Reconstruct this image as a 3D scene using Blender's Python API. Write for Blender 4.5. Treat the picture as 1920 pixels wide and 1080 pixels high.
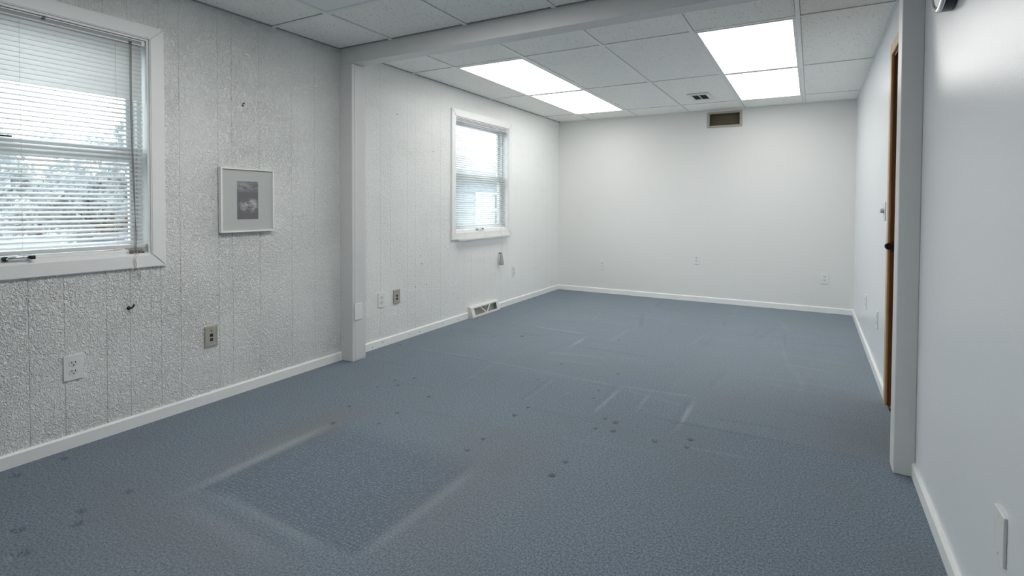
import bpy, bmesh, math, random
import numpy as np
from mathutils import Vector, Matrix

random.seed(7)
for o in list(bpy.data.objects):
    bpy.data.objects.remove(o)
SC = bpy.context.scene
COL = SC.collection

# ------------------------------------------------------------------ camera
W, L, H = 3.381, 6.326, 2.2287          # room width, depth to the back wall, ceiling
FRONT = -1.45                           # wall behind the camera
cam_d = bpy.data.cameras.new('camera')
cam = bpy.data.objects.new('camera', cam_d)
COL.objects.link(cam)
cam_d.sensor_fit = 'HORIZONTAL'
cam_d.sensor_width = 36.0
cam_d.lens = 977.788 / 1920 * 36.0
cam_d.shift_x = (960 - 995.38) / 1920
cam_d.shift_y = (406.478 - 540) / 1920
cam_d.clip_start = 0.02
r = Vector((0.88050853, 0.47400312, 0.00507698))
u = Vector((-0.01542773, 0.0179507, 0.99971984))
f = Vector((-0.47377918, 0.88034017, -0.02311853))
m = Matrix((r, u, -f)).transposed().to_4x4()
m.translation = (2.9846, 0.0, 1.1289)
cam.matrix_world = m
SC.camera = cam

# ------------------------------------------------------------------ world and exposure
SKY = 4.0
LIT = 3.9                               # radiance of the lit ceiling panels
LIT_FILL = 8.7                          # radiance of the fill panel added over the near half
wd = bpy.data.worlds.new('overcast_sky')
SC.world = wd
wd.use_nodes = True
bg = wd.node_tree.nodes['Background']
bg.inputs[0].default_value = (0.90, 0.955, 1.0, 1)
bg.inputs[1].default_value = SKY
SC.view_settings.view_transform = 'Standard'
SC.view_settings.look = 'None'
SC.view_settings.gamma = 1
SC.view_settings.use_curve_mapping = False
SC.view_settings.exposure = 0.48
SC.cycles.max_bounces = 16
SC.cycles.diffuse_bounces = 12
SC.cycles.transparent_max_bounces = 16


# ------------------------------------------------------------------ materials
class NT:
    def __init__(self, name):
        self.m = bpy.data.materials.new(name)
        self.m.use_nodes = True
        self.t = self.m.node_tree
        self.b = self.t.nodes['Principled BSDF']
        self.out = self.t.nodes['Material Output']

    def n(self, typ, **kw):
        nd = self.t.nodes.new(typ)
        for k, v in kw.items():
            if k in nd.inputs:
                nd.inputs[k].default_value = v
            else:
                setattr(nd, k, v)
        return nd

    def l(self, a, b):
        self.t.links.new(a, b)

    def set(self, **kw):
        for k, v in kw.items():
            self.b.inputs[k.replace('_', ' ')].default_value = v

    def coord(self, scale=(1, 1, 1), kind='Object'):
        c = self.n('ShaderNodeTexCoord')
        mp = self.n('ShaderNodeMapping')
        mp.inputs['Scale'].default_value = scale
        self.l(c.outputs[kind], mp.inputs[0])
        return mp.outputs[0]

    def noise(self, vec, scale, detail=2, rough=.5, dist=0):
        nd = self.n('ShaderNodeTexNoise')
        nd.inputs['Scale'].default_value = scale
        nd.inputs['Detail'].default_value = detail
        nd.inputs['Roughness'].default_value = rough
        nd.inputs['Distortion'].default_value = dist
        self.l(vec, nd.inputs['Vector'])
        return nd.outputs['Fac']

    def math(self, op, a, b=None, c=None, clamp=False):
        nd = self.n('ShaderNodeMath', operation=op)
        nd.use_clamp = clamp
        for i, v in enumerate((a, b, c)):
            if v is None:
                continue
            if isinstance(v, (int, float)):
                nd.inputs[i].default_value = v
            else:
                self.l(v, nd.inputs[i])
        return nd.outputs[0]

    def maprange(self, v, a, b, c=0, d=1, smooth=True):
        nd = self.n('ShaderNodeMapRange')
        nd.interpolation_type = 'SMOOTHSTEP' if smooth else 'LINEAR'
        self.l(v, nd.inputs[0])
        for i, x in enumerate((a, b, c, d)):
            nd.inputs[i + 1].default_value = x
        return nd.outputs[0]

    def mix(self, fac, a, b):
        nd = self.n('ShaderNodeMix', data_type='RGBA')
        for i, v in ((0, fac), (6, a), (7, b)):
            if isinstance(v, (int, float)):
                nd.inputs[i].default_value = v
            elif isinstance(v, tuple):
                nd.inputs[i].default_value = v + (1,) if len(v) == 3 else v
            else:
                self.l(v, nd.inputs[i])
        return nd.outputs[2]

    def bump(self, h, strength, dist):
        nd = self.n('ShaderNodeBump')
        nd.inputs['Strength'].default_value = strength
        nd.inputs['Distance'].default_value = dist
        self.l(h, nd.inputs['Height'])
        self.l(nd.outputs[0], self.b.inputs['Normal'])


def plain(name, col, rough=.5, metal=0, spec=.5, bump=None, var=0.0):
    q = NT(name)
    q.set(Base_Color=col + (1,), Roughness=rough, Metallic=metal, Specular_IOR_Level=spec)
    if var or bump:
        v = q.coord()
    if var:
        k = q.noise(v, 9, 3)
        q.l(q.mix(k, tuple(c * (1 - var) for c in col), tuple(min(1, c * (1 + var)) for c in col)), q.b.inputs['Base Color'])
    if bump:
        q.bump(q.noise(v, bump[0], 2), bump[1], bump[2])
    return q.m


def textured_wall():
    q = NT('trowelled_textured_paint')
    v = q.coord((1, 1, .68))
    a = q.noise(v, 54, 2, .5, 1.15)
    rid = q.math('ABSOLUTE', q.math('SUBTRACT', a, .5))
    h1 = q.maprange(rid, 0.0, .10, 1, 0)
    b_ = q.noise(v, 105, 2, .5, 1.0)
    h2 = q.maprange(b_, .42, .68)
    big = q.noise(q.coord(), 2.3, 2)
    geo = q.n('ShaderNodeNewGeometry')
    sep = q.n('ShaderNodeSeparateXYZ')
    q.l(geo.outputs['Position'], sep.inputs[0])
    # the far part of the wall carries a flatter skim with patches left rough
    far = q.math('MULTIPLY', q.maprange(sep.outputs[1], 2.6, 2.75, 1.0, .50), q.maprange(sep.outputs[1], 4.0, 5.3, 1.0, .25))
    patchy = q.maprange(sep.outputs[1], 2.6, 2.75, 0, 1)
    lo = q.maprange(big, .25, .7, .5, 1)
    hi_ = q.maprange(q.noise(q.coord(), 3.4, 3, .6), .36, .66, .55, 1)
    sel = q.n('ShaderNodeMix', data_type='FLOAT')
    q.l(patchy, sel.inputs[0])
    q.l(lo, sel.inputs[2])
    q.l(hi_, sel.inputs[3])
    amt = q.math('MULTIPLY', sel.outputs[0], far)
    hh = q.math('MULTIPLY', q.math('ADD', q.math('MULTIPLY', h1, .8), q.math('MULTIPLY', h2, .7)), amt)
    q.bump(hh, .85, .006)
    # shade painted into the pits of the texture, with flecks and faint scuffs
    pit = q.maprange(hh, 0, .16, 1, 0)
    fleck = q.maprange(q.noise(q.coord(), 75, 1), .66, .74)
    pit_shade_fleck = q.math('MULTIPLY', q.math('MAXIMUM', q.math('MULTIPLY', q.math('MULTIPLY', pit, q.math('SUBTRACT', 1.0, patchy)), .5), fleck), .24)
    scuff = q.maprange(q.noise(q.coord((1, .6, 2.5)), 3.1, 4, .65), .5, .8, 0, .12)
    q.l(q.mix(q.math('ADD', pit_shade_fleck, scuff), (.86, .875, .86), (.47, .48, .475)), q.b.inputs['Base Color'])
    q.set(Roughness=.55, Specular_IOR_Level=.35)
    return q.m


def satin_wall(name, col, rough, scale, strength):
    q = NT(name)
    v = q.coord()
    q.bump(q.noise(v, scale, 3, .6), strength, .002)
    k = q.noise(v, 1.2, 4, .6)
    q.l(q.mix(k, tuple(c * .97 for c in col), col), q.b.inputs['Base Color'])
    q.set(Roughness=rough)
    q.set(Specular_IOR_Level=.30)
    return q.m


def carpet():
    q = NT('blue_loop_carpet')
    at = q.n('ShaderNodeAttribute', attribute_name='wear_shade')
    wear_shade = at.outputs['Fac']
    at2 = q.n('ShaderNodeAttribute', attribute_name='brown')
    at3 = q.n('ShaderNodeAttribute', attribute_name='fresh')
    v = q.coord()
    n1 = q.noise(v, 330, 2, .7)
    n2 = q.noise(v, 120, 3, .65)
    n3 = q.noise(v, 2.2, 4, .6)
    vo = q.n('ShaderNodeTexVoronoi')
    vo.inputs['Scale'].default_value = 62
    vo.inputs['Randomness'].default_value = .4
    q.l(q.coord((1, 1, .02)), vo.inputs['Vector'])
    cell = q.maprange(vo.outputs['Distance'], .1, .62, 1, 0)
    # fine speckle of mixed blue and grey yarn
    sp = q.maprange(q.math('ADD', q.math('MULTIPLY', n1, .55), q.math('MULTIPLY', n2, .45)), .38, .62)
    lo, hi = (.072, .098, .130), (.255, .310, .368)
    c = q.mix(sp, lo, hi)
    c = q.mix(q.maprange(n3, .35, .75, 0, .38), c, (.155, .175, .19))
    fr = q.math('MULTIPLY', at3.outputs['Fac'], q.maprange(cell, .15, .75, .42, 0))
    c = q.mix(fr, c, (.06, .085, .12))
    c = q.mix(q.math('MULTIPLY', at2.outputs['Fac'], .45), c, (.175, .165, .15))
    c = q.mix(q.maprange(wear_shade, 0, 1, 0, .62, False), c, (.40, .44, .47))
    c = q.mix(q.maprange(wear_shade, 0, -1, 0, .55, False), c, (.045, .06, .08))
    q.l(c, q.b.inputs['Base Color'])
    q.set(Roughness=.95, Specular_IOR_Level=.12)
    q.b.inputs['Sheen Weight'].default_value = .12
    q.b.inputs['Sheen Roughness'].default_value = .5
    h = q.math('ADD', q.math('MULTIPLY', n1, .5), q.math('MULTIPLY', n2, .5))
    h = q.math('ADD', h, q.math('MULTIPLY', q.math('MULTIPLY', cell, at3.outputs['Fac']), .25))
    q.bump(h, .6, .006)
    return q.m


def ceiling_tile_mat():
    q = NT('fissured_mineral_tile')
    v = q.coord((1, 1, .01))
    warp = q.n('ShaderNodeTexVoronoi')
    warp.inputs['Scale'].default_value = 56
    q.l(q.coord((1.0, .70, .01)), warp.inputs['Vector'])
    rnd = q.n('ShaderNodeSeparateColor')
    q.l(warp.outputs['Color'], rnd.inputs[0])
    size = q.math('MULTIPLY_ADD', rnd.outputs[0], .15, .07)
    pit = q.maprange(q.math('SUBTRACT', warp.outputs['Distance'], size), -.06, .05, 1, 0)
    w2 = q.n('ShaderNodeTexVoronoi')
    w2.inputs['Scale'].default_value = 120
    q.l(v, w2.inputs['Vector'])
    pin = q.maprange(w2.outputs['Distance'], .14, .30, .7, 0)
    pits = q.math('MAXIMUM', pit, pin)
    k = q.noise(q.coord(), 3, 3)
    base = q.mix(k, (.92, .92, .885), (.955, .955, .92))
    q.l(q.mix(q.math('MULTIPLY', pits, .62), base, (.30, .31, .30)), q.b.inputs['Base Color'])
    q.bump(q.math('SUBTRACT', 1.0, pits), .7, .003)
    q.set(Roughness=.9, Specular_IOR_Level=.2)
    return q.m


def wood(name, a, b):
    q = NT(name)
    v = q.coord((9, 9, .7))
    k = q.noise(v, 6, 4, .6, .6)
    q.l(q.mix(q.maprange(k, .3, .7), a, b), q.b.inputs['Base Color'])
    q.set(Roughness=.4)
    q.bump(k, .2, .001)
    return q.m


def lens_lit(name, LIT):
    q = NT(name)
    v = q.coord()
    k = q.noise(v, 2.5, 2)
    e = q.maprange(k, .3, .7, LIT * .94, LIT * 1.04)
    q.set(Base_Color=(.85, .86, .86, 1), Roughness=.4)
    q.b.inputs['Emission Color'].default_value = (1.0, .985, .95, 1)
    q.l(e, q.b.inputs['Emission Strength'])
    return q.m


def lens_dark():
    q = NT('unlit_prismatic_lens')
    v = q.coord((1, 1, .01))
    vo = q.n('ShaderNodeTexVoronoi')
    vo.inputs['Scale'].default_value = 150
    vo.inputs['Randomness'].default_value = 0
    q.l(v, vo.inputs['Vector'])
    q.bump(vo.outputs['Distance'], .3, .002)
    q.set(Base_Color=(.86, .88, .88, 1), Roughness=.3)
    return q.m


def glass():
    q = NT('window_glass')
    t = q.n('ShaderNodeBsdfTransparent')
    t.inputs[0].default_value = (.94, .97, .97, 1)
    g = q.n('ShaderNodeBsdfGlossy')
    g.inputs['Roughness'].default_value = .02
    fr = q.n('ShaderNodeFresnel')
    g2 = q.n('ShaderNodeNewGeometry')
    q.l(q.math('MULTIPLY_ADD', g2.outputs['Backfacing'], 1 / 1.45 - 1.45, 1.45), fr.inputs[0])
    mx = q.n('ShaderNodeMixShader')
    q.l(fr.outputs[0], mx.inputs[0])
    q.l(t.outputs[0], mx.inputs[1])
    q.l(g.outputs[0], mx.inputs[2])
    q.l(mx.outputs[0], q.out.inputs[0])
    return q.m


def slat_mat():
    q = NT('white_blind_slat')
    q.set(Base_Color=(.86, .87, .87, 1), Roughness=.35)
    tr = q.n('ShaderNodeBsdfTranslucent')
    tr.inputs[0].default_value = (.92, .92, .90, 1)
    mx = q.n('ShaderNodeMixShader')
    mx.inputs[0].default_value = .46
    q.l(q.b.outputs[0], mx.inputs[1])
    q.l(tr.outputs[0], mx.inputs[2])
    q.l(mx.outputs[0], q.out.inputs[0])
    return q.m


def photo_print():
    q = NT('grey_cloud_photograph')
    c = q.n('ShaderNodeTexCoord')
    sep = q.n('ShaderNodeSeparateXYZ')
    q.l(c.outputs['Generated'], sep.inputs[0])
    mp = q.n('ShaderNodeMapping')
    mp.inputs['Scale'].default_value = (1, 1.2, 3.4)
    q.l(c.outputs['Generated'], mp.inputs[0])
    n_ = q.noise(mp.outputs[0], 2.6, 6, .6, .4)
    z = sep.outputs[2]
    y = sep.outputs[1]
    d1 = q.math('ADD', q.math('POWER', q.math('MULTIPLY', q.math('SUBTRACT', z, .36), 4.5), 2),
                q.math('POWER', q.math('MULTIPLY', q.math('SUBTRACT', y, .6), 1.6), 2))
    cl1 = q.math('MULTIPLY', q.maprange(d1, 0, 1, 1, 0), q.maprange(n_, .38, .62))
    d2 = q.math('POWER', q.math('MULTIPLY', q.math('SUBTRACT', z, .86), 6), 2)
    cl2 = q.math('MULTIPLY', q.maprange(d2, 0, 1, .45, 0), q.maprange(n_, .35, .65))
    k = q.math('MAXIMUM', cl1, cl2)
    q.l(q.mix(k, (.15, .155, .157), (.55, .56, .56)), q.b.inputs['Base Color'])
    q.set(Roughness=.35)
    return q.m


def foliage(name, a, b):
    q = NT(name)
    k = q.noise(q.coord(), 5, 3)
    q.l(q.mix(q.maprange(k, .3, .7), a, b), q.b.inputs['Base Color'])
    q.set(Roughness=.7)
    tr = q.n('ShaderNodeBsdfTranslucent')
    tr.inputs[0].default_value = tuple((x + y) / 2 for x, y in zip(a, b)) + (1,)
    mx = q.n('ShaderNodeMixShader')
    mx.inputs[0].default_value = .5
    q.l(q.b.outputs[0], mx.inputs[1])
    q.l(tr.outputs[0], mx.inputs[2])
    q.l(mx.outputs[0], q.out.inputs[0])
    return q.m


M_TEX = textured_wall()
M_BACKW = satin_wall('back_wall_matt_white_paint', (.78, .785, .770), .6, 180, .12)
M_SATIN = satin_wall('right_wall_satin_white_paint', (.83, .855, .885), .24, 300, .22)
M_TRIM = plain('trim_gloss_white_paint', (.82, .83, .825), .35, var=.03, bump=(40, .08, .002))
M_FRAME = plain('opening_semigloss_paint', (.67, .675, .67), .42, var=.03, bump=(25, .06, .002))
M_CARPET = carpet()
M_TILE = ceiling_tile_mat()
M_GRID = plain('white_ceiling_grid_enamel', (.86, .87, .86), .4)
M_ANGLE = plain('dark_wall_angle', (.30, .305, .30), .6, var=.25)
M_DARKGAP = plain('plenum_dark_board', (.16, .16, .155), .9)
M_BASE = plain('baseboard_white_paint', (.86, .87, .86), .38, var=.04)
M_LIT = lens_lit('lit_prismatic_lens', LIT)
M_LITFILL = lens_lit('added_fill_lens', LIT_FILL)
M_UNLIT = lens_dark()
M_STEEL = plain('white_enamel_steel', (.78, .79, .79), .35)
M_PLATE = plain('white_plastic_plate', (.78, .79, .78), .35)
M_RECEP = plain('white_plastic_receptacle', (.72, .73, .72), .3)
M_BLACK = plain('black_plastic', (.012, .012, .014), .35)
M_DARKRED = plain('dark_red_jack', (.09, .010, .016), .4)
M_BEIGE = plain('beige_plastic_plate', (.40, .40, .34), .4)
M_CHROME = plain('polished_chrome', (.75, .76, .78), .14, 1)
M_SLAT = slat_mat()
M_RAIL = plain('blind_rail_enamel', (.70, .71, .69), .35)
M_STEELG = plain('grey_crank_metal', (.33, .34, .34), .4)
M_RAILG = plain('grey_headrail_channel', (.36, .37, .37), .45)
M_VINYL = plain('white_vinyl_sash', (.74, .78, .80), .4)
M_GLASS = glass()
M_CORD = plain('off_white_cord', (.66, .65, .60), .8)
M_CORDG = plain('dark_grey_cord', (.22, .22, .21), .8)  # darker grey for the left blind's pull cords
M_TAN = plain('aged_tan_cord', (.34, .27, .16), .8)
M_PFRAME = plain('white_lacquer_picture_frame', (.84, .85, .84), .3)
M_MAT = plain('pale_grey_mat_board', (.50, .525, .51), .8)
M_PRINT = photo_print()
M_OAK = wood('light_oak', (.47, .29, .13), (.60, .40, .20))
M_OAKSHADE = wood('shaded_oak', (.11, .042, .012), (.19, .08, .025))  # oak darkened in its colour to stand for the doorway's shade
M_VENTF = plain('beige_metal_vent_frame', (.47, .43, .36), .45, var=.05)
M_VENTIN = plain('brown_duct_lining', (.17, .145, .10), .7, var=.2)
M_REG = plain('ivory_register_enamel', (.70, .71, .68), .4)
M_REGIN = plain('grey_damper_plate', (.36, .37, .34), .5)
M_DIAL = plain('white_clock_dial', (.82, .84, .84), .4)
M_NAVY = plain('black_clock_case', (.008, .010, .018), .12)
M_GROUND = plain('asphalt', (.115, .12, .13), .9, var=.2)
M_CARW = plain('pale_car_paint', (.17, .18, .20), .2)
M_CARGL = plain('car_window_glass', (.10, .13, .16), .08)
M_TYRE = plain('tyre_rubber', (.02, .02, .02), .8)
M_BARK = plain('tree_bark', (.13, .10, .08), .9, var=.3)
M_LEAF1 = foliage('grey_green_leaves', (.30, .33, .34), (.45, .48, .50))
M_SIDE = plain('pale_blue_siding', (.22, .27, .32), .6, var=.05)
M_HTRIM = plain('house_white_trim', (.52, .54, .56), .5)
M_SHING = plain('grey_roof_shingle', (.20, .21, .23), .9, var=.2)


# ------------------------------------------------------------------ mesh helpers
class MB:
    """collects shapes and links them as ONE mesh object"""

    def __init__(self):
        self.b = bmesh.new()

    def box(self, x0, x1, y0, y1, z0, z1, bev=0, seg=1):
        r_ = bmesh.ops.create_cube(self.b, size=1)
        vs = r_['verts']
        for v in vs:
            v.co = Vector(((x0 + x1) / 2 + v.co.x * (x1 - x0), (y0 + y1) / 2 + v.co.y * (y1 - y0), (z0 + z1) / 2 + v.co.z * (z1 - z0)))
        if bev:
            es = list({e for v in vs for e in v.link_edges})
            bmesh.ops.bevel(self.b, geom=es, offset=bev, segments=seg, affect='EDGES', profile=.6)
        return self

    def slab(self, axis, a0, a1, u0, u1, v0, v1, holes=(), bev=0):
        """slab thick along axis; u, v are the two other axes in order; holes = (u0,u1,v0,v1)"""
        us = sorted({u0, u1} | {x for h in holes for x in h[:2] if u0 < x < u1})
        vs = sorted({v0, v1} | {x for h in holes for x in h[2:] if v0 < x < v1})
        for i in range(len(us) - 1):
            # merge runs in v
            run = None
            cells = []
            for j in range(len(vs) - 1):
                cu, cv = (us[i] + us[i + 1]) / 2, (vs[j] + vs[j + 1]) / 2
                solid = not any(h[0] < cu < h[1] and h[2] < cv < h[3] for h in holes)
                if solid:
                    run = [vs[j], vs[j + 1]] if run is None else [run[0], vs[j + 1]]
                if (not solid or j == len(vs) - 2) and run:
                    cells.append(run)
                    run = None
            for c in cells:
                d = {axis: (a0, a1)}
                o = [k for k in 'xyz' if k != axis]
                d[o[0]] = (us[i], us[i + 1])
                d[o[1]] = tuple(c)
                self.box(*d['x'], *d['y'], *d['z'], bev=bev)
        return self

    def prism(self, pts, axis, a0, a1):
        """polygon in the two other axes extruded along axis"""
        def mk(p, a):
            if axis == 'x':
                return (a, p[0], p[1])
            if axis == 'y':
                return (p[0], a, p[1])
            return (p[0], p[1], a)
        A = [self.b.verts.new(mk(p, a0)) for p in pts]
        B = [self.b.verts.new(mk(p, a1)) for p in pts]
        n = len(pts)
        self.b.faces.new(A)
        self.b.faces.new(list(reversed(B)))
        for i in range(n):
            self.b.faces.new((A[i], B[i], B[(i + 1) % n], A[(i + 1) % n]))
        return self

    def lathe(self, prof, axis='x', c=(0, 0, 0), n=32):
        """profile [(along, radius)] about an axis through c; closed at both ends"""
        rings = []
        for (a, rad) in prof:
            ring = []
            for k in range(n):
                t = 2 * math.pi * k / n
                p, q = rad * math.cos(t), rad * math.sin(t)
                co = {'x': (a, p, q), 'y': (p, a, q), 'z': (p, q, a)}[axis]
                ring.append(self.b.verts.new((co[0] + c[0], co[1] + c[1], co[2] + c[2])))
            rings.append(ring)
        for A, B in zip(rings, rings[1:]):
            for k in range(n):
                self.b.faces.new((A[k], A[(k + 1) % n], B[(k + 1) % n], B[k]))
        self.b.faces.new(list(reversed(rings[0])))
        self.b.faces.new(rings[-1])
        return self

    def tube(self, pts, rad, n=6):
        pts = [Vector(p) for p in pts]
        prev = None
        rings = []
        for i, p in enumerate(pts):
            d = (pts[min(i + 1, len(pts) - 1)] - pts[max(i - 1, 0)]).normalized()
            if prev is None:
                a = d.orthogonal().normalized()
            else:
                a = (prev - d * prev.dot(d)).normalized()
            prev = a
            b_ = d.cross(a)
            rings.append([self.b.verts.new(p + rad * (a * math.cos(2 * math.pi * k / n) + b_ * math.sin(2 * math.pi * k / n))) for k in range(n)])
        for A, B in zip(rings, rings[1:]):
            for k in range(n):
                self.b.faces.new((A[k], A[(k + 1) % n], B[(k + 1) % n], B[k]))
        self.b.faces.new(list(reversed(rings[0])))
        self.b.faces.new(rings[-1])
        return self

    def quad(self, *ps):
        self.b.faces.new([self.b.verts.new(p) for p in ps])
        return self

    def build(self, name, mat, parent=None, loc=None, smooth=False, local=True):
        bmesh.ops.recalc_face_normals(self.b, faces=self.b.faces[:])
        me = bpy.data.meshes.new(name)
        self.b.to_mesh(me)
        self.b.free()
        me.materials.append(mat)
        if smooth:
            for p in me.polygons:
                p.use_smooth = True
        o = bpy.data.objects.new(name, me)
        COL.objects.link(o)
        if parent is not None:
            o.parent = parent
        if loc:
            o.location = loc
        return o


def empty(name, loc=(0, 0, 0), rz=0):
    o = bpy.data.objects.new(name, None)
    o.empty_display_size = .05
    COL.objects.link(o)
    o.location = loc
    o.rotation_euler.z = rz
    return o


def tag(o, label, cat, group=None):
    o['label'] = label
    o['category'] = cat
    if group:
        o['group'] = group
    return o


def struct(o):
    o['kind'] = 'structure'
    return o


def linked(src, name, parent, loc=None):
    o = src.copy()
    o.name = name
    COL.objects.link(o)
    o.parent = parent
    if loc:
        o.location = loc
    return o


def copy_tree(o, parent=None):
    c = o.copy()
    COL.objects.link(c)
    c.parent = parent
    for ch in list(o.children):
        copy_tree(ch, c)
    return c


PI = math.pi
TOP = H + .09

# ------------------------------------------------------------------ floor: carpet with its dents and wear
STEP = .0075
nx = int(round(W / STEP)) + 1
ny = int(round((L - FRONT) / STEP)) + 1
xs = np.linspace(0, W, nx)
ys = np.linspace(FRONT, L, ny)
X, Y = np.meshgrid(xs, ys)
Z = np.zeros_like(X)
wear_shade = np.zeros_like(X)
brown = np.zeros_like(X)
fresh = np.zeros_like(X)
rng = np.random.default_rng(4)


def sm(t):
    t = np.clip(t, 0, 1)
    return t * t * (3 - 2 * t)


def seg(ax, ay, bx, by, w, amt, fade=.12, depth=0.0):
    global wear_shade, Z
    dx, dy = bx - ax, by - ay
    ln = math.hypot(dx, dy)
    t = ((X - ax) * dx + (Y - ay) * dy) / ln
    d = ((X - ax) * -dy + (Y - ay) * dx) / ln
    k = sm(1 - np.abs(d) / w) * sm((t + .02) / fade) * sm((ln - t + .02) / fade)
    wear_shade += amt * k
    Z -= depth * k


# marks where furniture stood and traffic lanes were swept
seg(.727, 4.25, 1.30, 4.235, .030, .55, depth=.002)
seg(.70, 4.235, 1.30, 4.215, .035, -.25)
seg(1.297, 4.24, 1.314, 3.70, .028, .42, .3, .002)
seg(1.965, 3.14, 1.955, 2.57, .020, .45, .25, .002)
seg(1.925, 3.10, 1.925, 2.60, .030, -.12, .2)
seg(2.146, 3.155, 2.156, 2.70, .018, .30, .25, .001)
seg(2.402, 3.155, 2.405, 2.60, .022, .62, .3, .003)
seg(2.372, 3.12, 2.378, 2.62, .030, -.14)
seg(.26, 3.11, .95, 3.15, .018, -.22)
seg(.26, 3.145, .95, 3.185, .022, .14)
seg(.95, 3.15, 1.92, 3.11, .024, .20)
seg(1.75, 3.07, 1.98, 3.06, .022, -.18, .08)
seg(1.92, 3.11, 2.43, 3.15, .024, .22)
seg(1.09, 2.19, 1.36, 2.23, .02, -.22)
seg(1.52, 2.57, 1.50, 3.06, .018, -.18)
seg(1.55, 2.57, 1.53, 3.06, .018, .14)
seg(2.18, 2.73, 2.95, 2.75, .022, -.30, .3)
seg(.22, 3.80, .73, 3.83, .018, -.24)
seg(.22, 2.75, .56, 2.79, .018, -.25)
seg(1.04, 2.72, 1.02, 3.16, .018, .14)
seg(1.70, 2.75, 1.73, 2.92, .02, .16)
seg(1.53, 4.04, 1.54, 4.64, .03, .12)
seg(.90, 4.96, 1.45, 4.73, .03, .14)
seg(.61, 2.47, 1.02, 2.53, .016, -.2)
seg(1.0, 5.25, 1.9, 5.1, .03, .12, .3)
seg(2.55, 4.5, 2.75, 5.6, .03, -.10, .4)
seg(2.3, 4.9, 3.2, 4.95, .03, -.10, .4)
seg(2.9, 3.2, 3.0, 4.2, .03, .08, .4)
for k in range(60):
    x0, y0 = rng.uniform(.1, 3.0), rng.uniform(2.2, 6.1)
    a = rng.choice([0, PI / 2]) + rng.normal(0, .12)
    ln = rng.uniform(.25, .8)
    seg(x0, y0, x0 + ln * math.cos(a), y0 + ln * math.sin(a), rng.uniform(.012, .035), rng.choice([-1, 1]) * rng.uniform(.06, .17), .15)
# carpet in the far half is paler
wear_shade += .16 * sm((Y - 2.75) / 1.0) * sm((X - .2) / .5)
wear_shade += .10 * sm((X - 2.1) / .4) * sm((Y - 2.75) / .02)
# unworn patch left by a piece of furniture, pale scuffed edges around it
px0, px1, py0, py1 = .875, 1.72, 1.17, 1.86
ins = sm((X - px0) / .02) * sm((px1 - X) / .03) * sm((Y - py0) / .03) * sm((py1 + .12 - Y) / .25)
fresh += ins
seg(.85, 1.06, .835, 1.90, .045, .50, .3, .001)
seg(.80, 1.25, .80, 1.9, .10, .10, .3)
seg(.90, 1.20, 1.62, 1.16, .034, .22, .2)
seg(.90, 1.135, 1.62, 1.10, .024, -.16, .2)
seg(.84, 1.08, 1.62, 1.05, .06, .13, .3)
seg(1.735, 1.14, 1.745, 1.85, .035, .24, .2)
seg(.92, 1.06, .60, .70, .03, -.06, .3)
brown += np.exp(-(((X - .80) / .12) ** 2 + ((Y - 1.72) / .35) ** 2))
brown += .7 * np.exp(-(((X - 1.1) / .45) ** 2 + ((Y - .98) / .15) ** 2))
brown += .6 * np.exp(-(((X - 1.85) / .18) ** 2 + ((Y - 1.6) / .5) ** 2))
brown += .4 * np.exp(-(((X - 1.75) / .25) ** 2 + ((Y - 2.05) / .25) ** 2))
DENTS = [(.64, 2.36, 1), (.65, 2.51, 1), (.73, 2.45, 1.2), (.73, 2.6, 1), (1.02, 2.39, 1.2), (1.03, 2.12, 1), (1.04, 1.97, 1), (1.61, 2.53, 1.2),
         (1.6, 2.4, 1.5), (1.44, 2.97, 1), (1.86, 2.97, 1), (1.88, 2.84, 1), (2.04, 2.59, 1.2), (2.11, 2.57, 2), (2.04, 2.46, 1.3), (2.13, 2.47, 1.5),
         (2.34, 2.46, 1.5), (2.49, 2.56, 1.6), (2.49, 2.47, 1.4), (1.61, 2.08, 1.2), (1.61, 1.95, 1.2), (2.05, 2.07, 1.5), (2.05, 1.94, 1.8),
         (1.44, 3.34, 1), (1.86, 3.33, 1), (1.58, 4.18, 1), (1.53, 4.63, 1), (.15, 3.76, 1.1), (.6, 3.77, 1), (.81, 3.89, 1.8), (.09, 3.17, 1),
         (.73, 2.06, 1.2), (1.89, 4.67, 1), (.10, 1.02, 2.1), (.11, .86, 2.1), (.65, 1.02, 2.05), (.65, .87, 2.1), (.73, .83, 2.05), (.6, .72, 2.0), (.77, .67, 2.6),
         (.83, 1.86, 1.6)]
for x, y, s in DENTS:
    rad = .0078 * s
    i0, i1 = np.searchsorted(xs, (x - .08, x + .08))
    j0, j1 = np.searchsorted(ys, (y - .08, y + .08))
    d = np.hypot(X[j0:j1, i0:i1] - x, Y[j0:j1, i0:i1] - y) / rad
    k = sm((1.4 - d) * (1.2 if s < 2 else 1.7))
    Z[j0:j1, i0:i1] -= (.008 if s < 2 else .009) * k
    wear_shade[j0:j1, i0:i1] -= (.9 if s < 2 else 0) * k  # small dents darkened in colour, standing for the shade inside them
me = bpy.data.meshes.new('floor')
co = np.stack([X, Y, Z], -1).reshape(-1, 3).astype(np.float32)
idx = np.arange(nx * ny).reshape(ny, nx)
quads = np.stack([idx[:-1, :-1], idx[:-1, 1:], idx[1:, 1:], idx[1:, :-1]], -1).reshape(-1).astype(np.int32)
nq = len(quads) // 4
me.vertices.add(nx * ny)
me.vertices.foreach_set('co', co.reshape(-1))
me.loops.add(len(quads))
me.loops.foreach_set('vertex_index', quads)
me.polygons.add(nq)
me.polygons.foreach_set('loop_start', np.arange(0, nq * 4, 4, dtype=np.int32))
me.polygons.foreach_set('loop_total', np.full(nq, 4, np.int32))
me.polygons.foreach_set('use_smooth', np.ones(nq, bool))
me.update(calc_edges=True)
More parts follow.
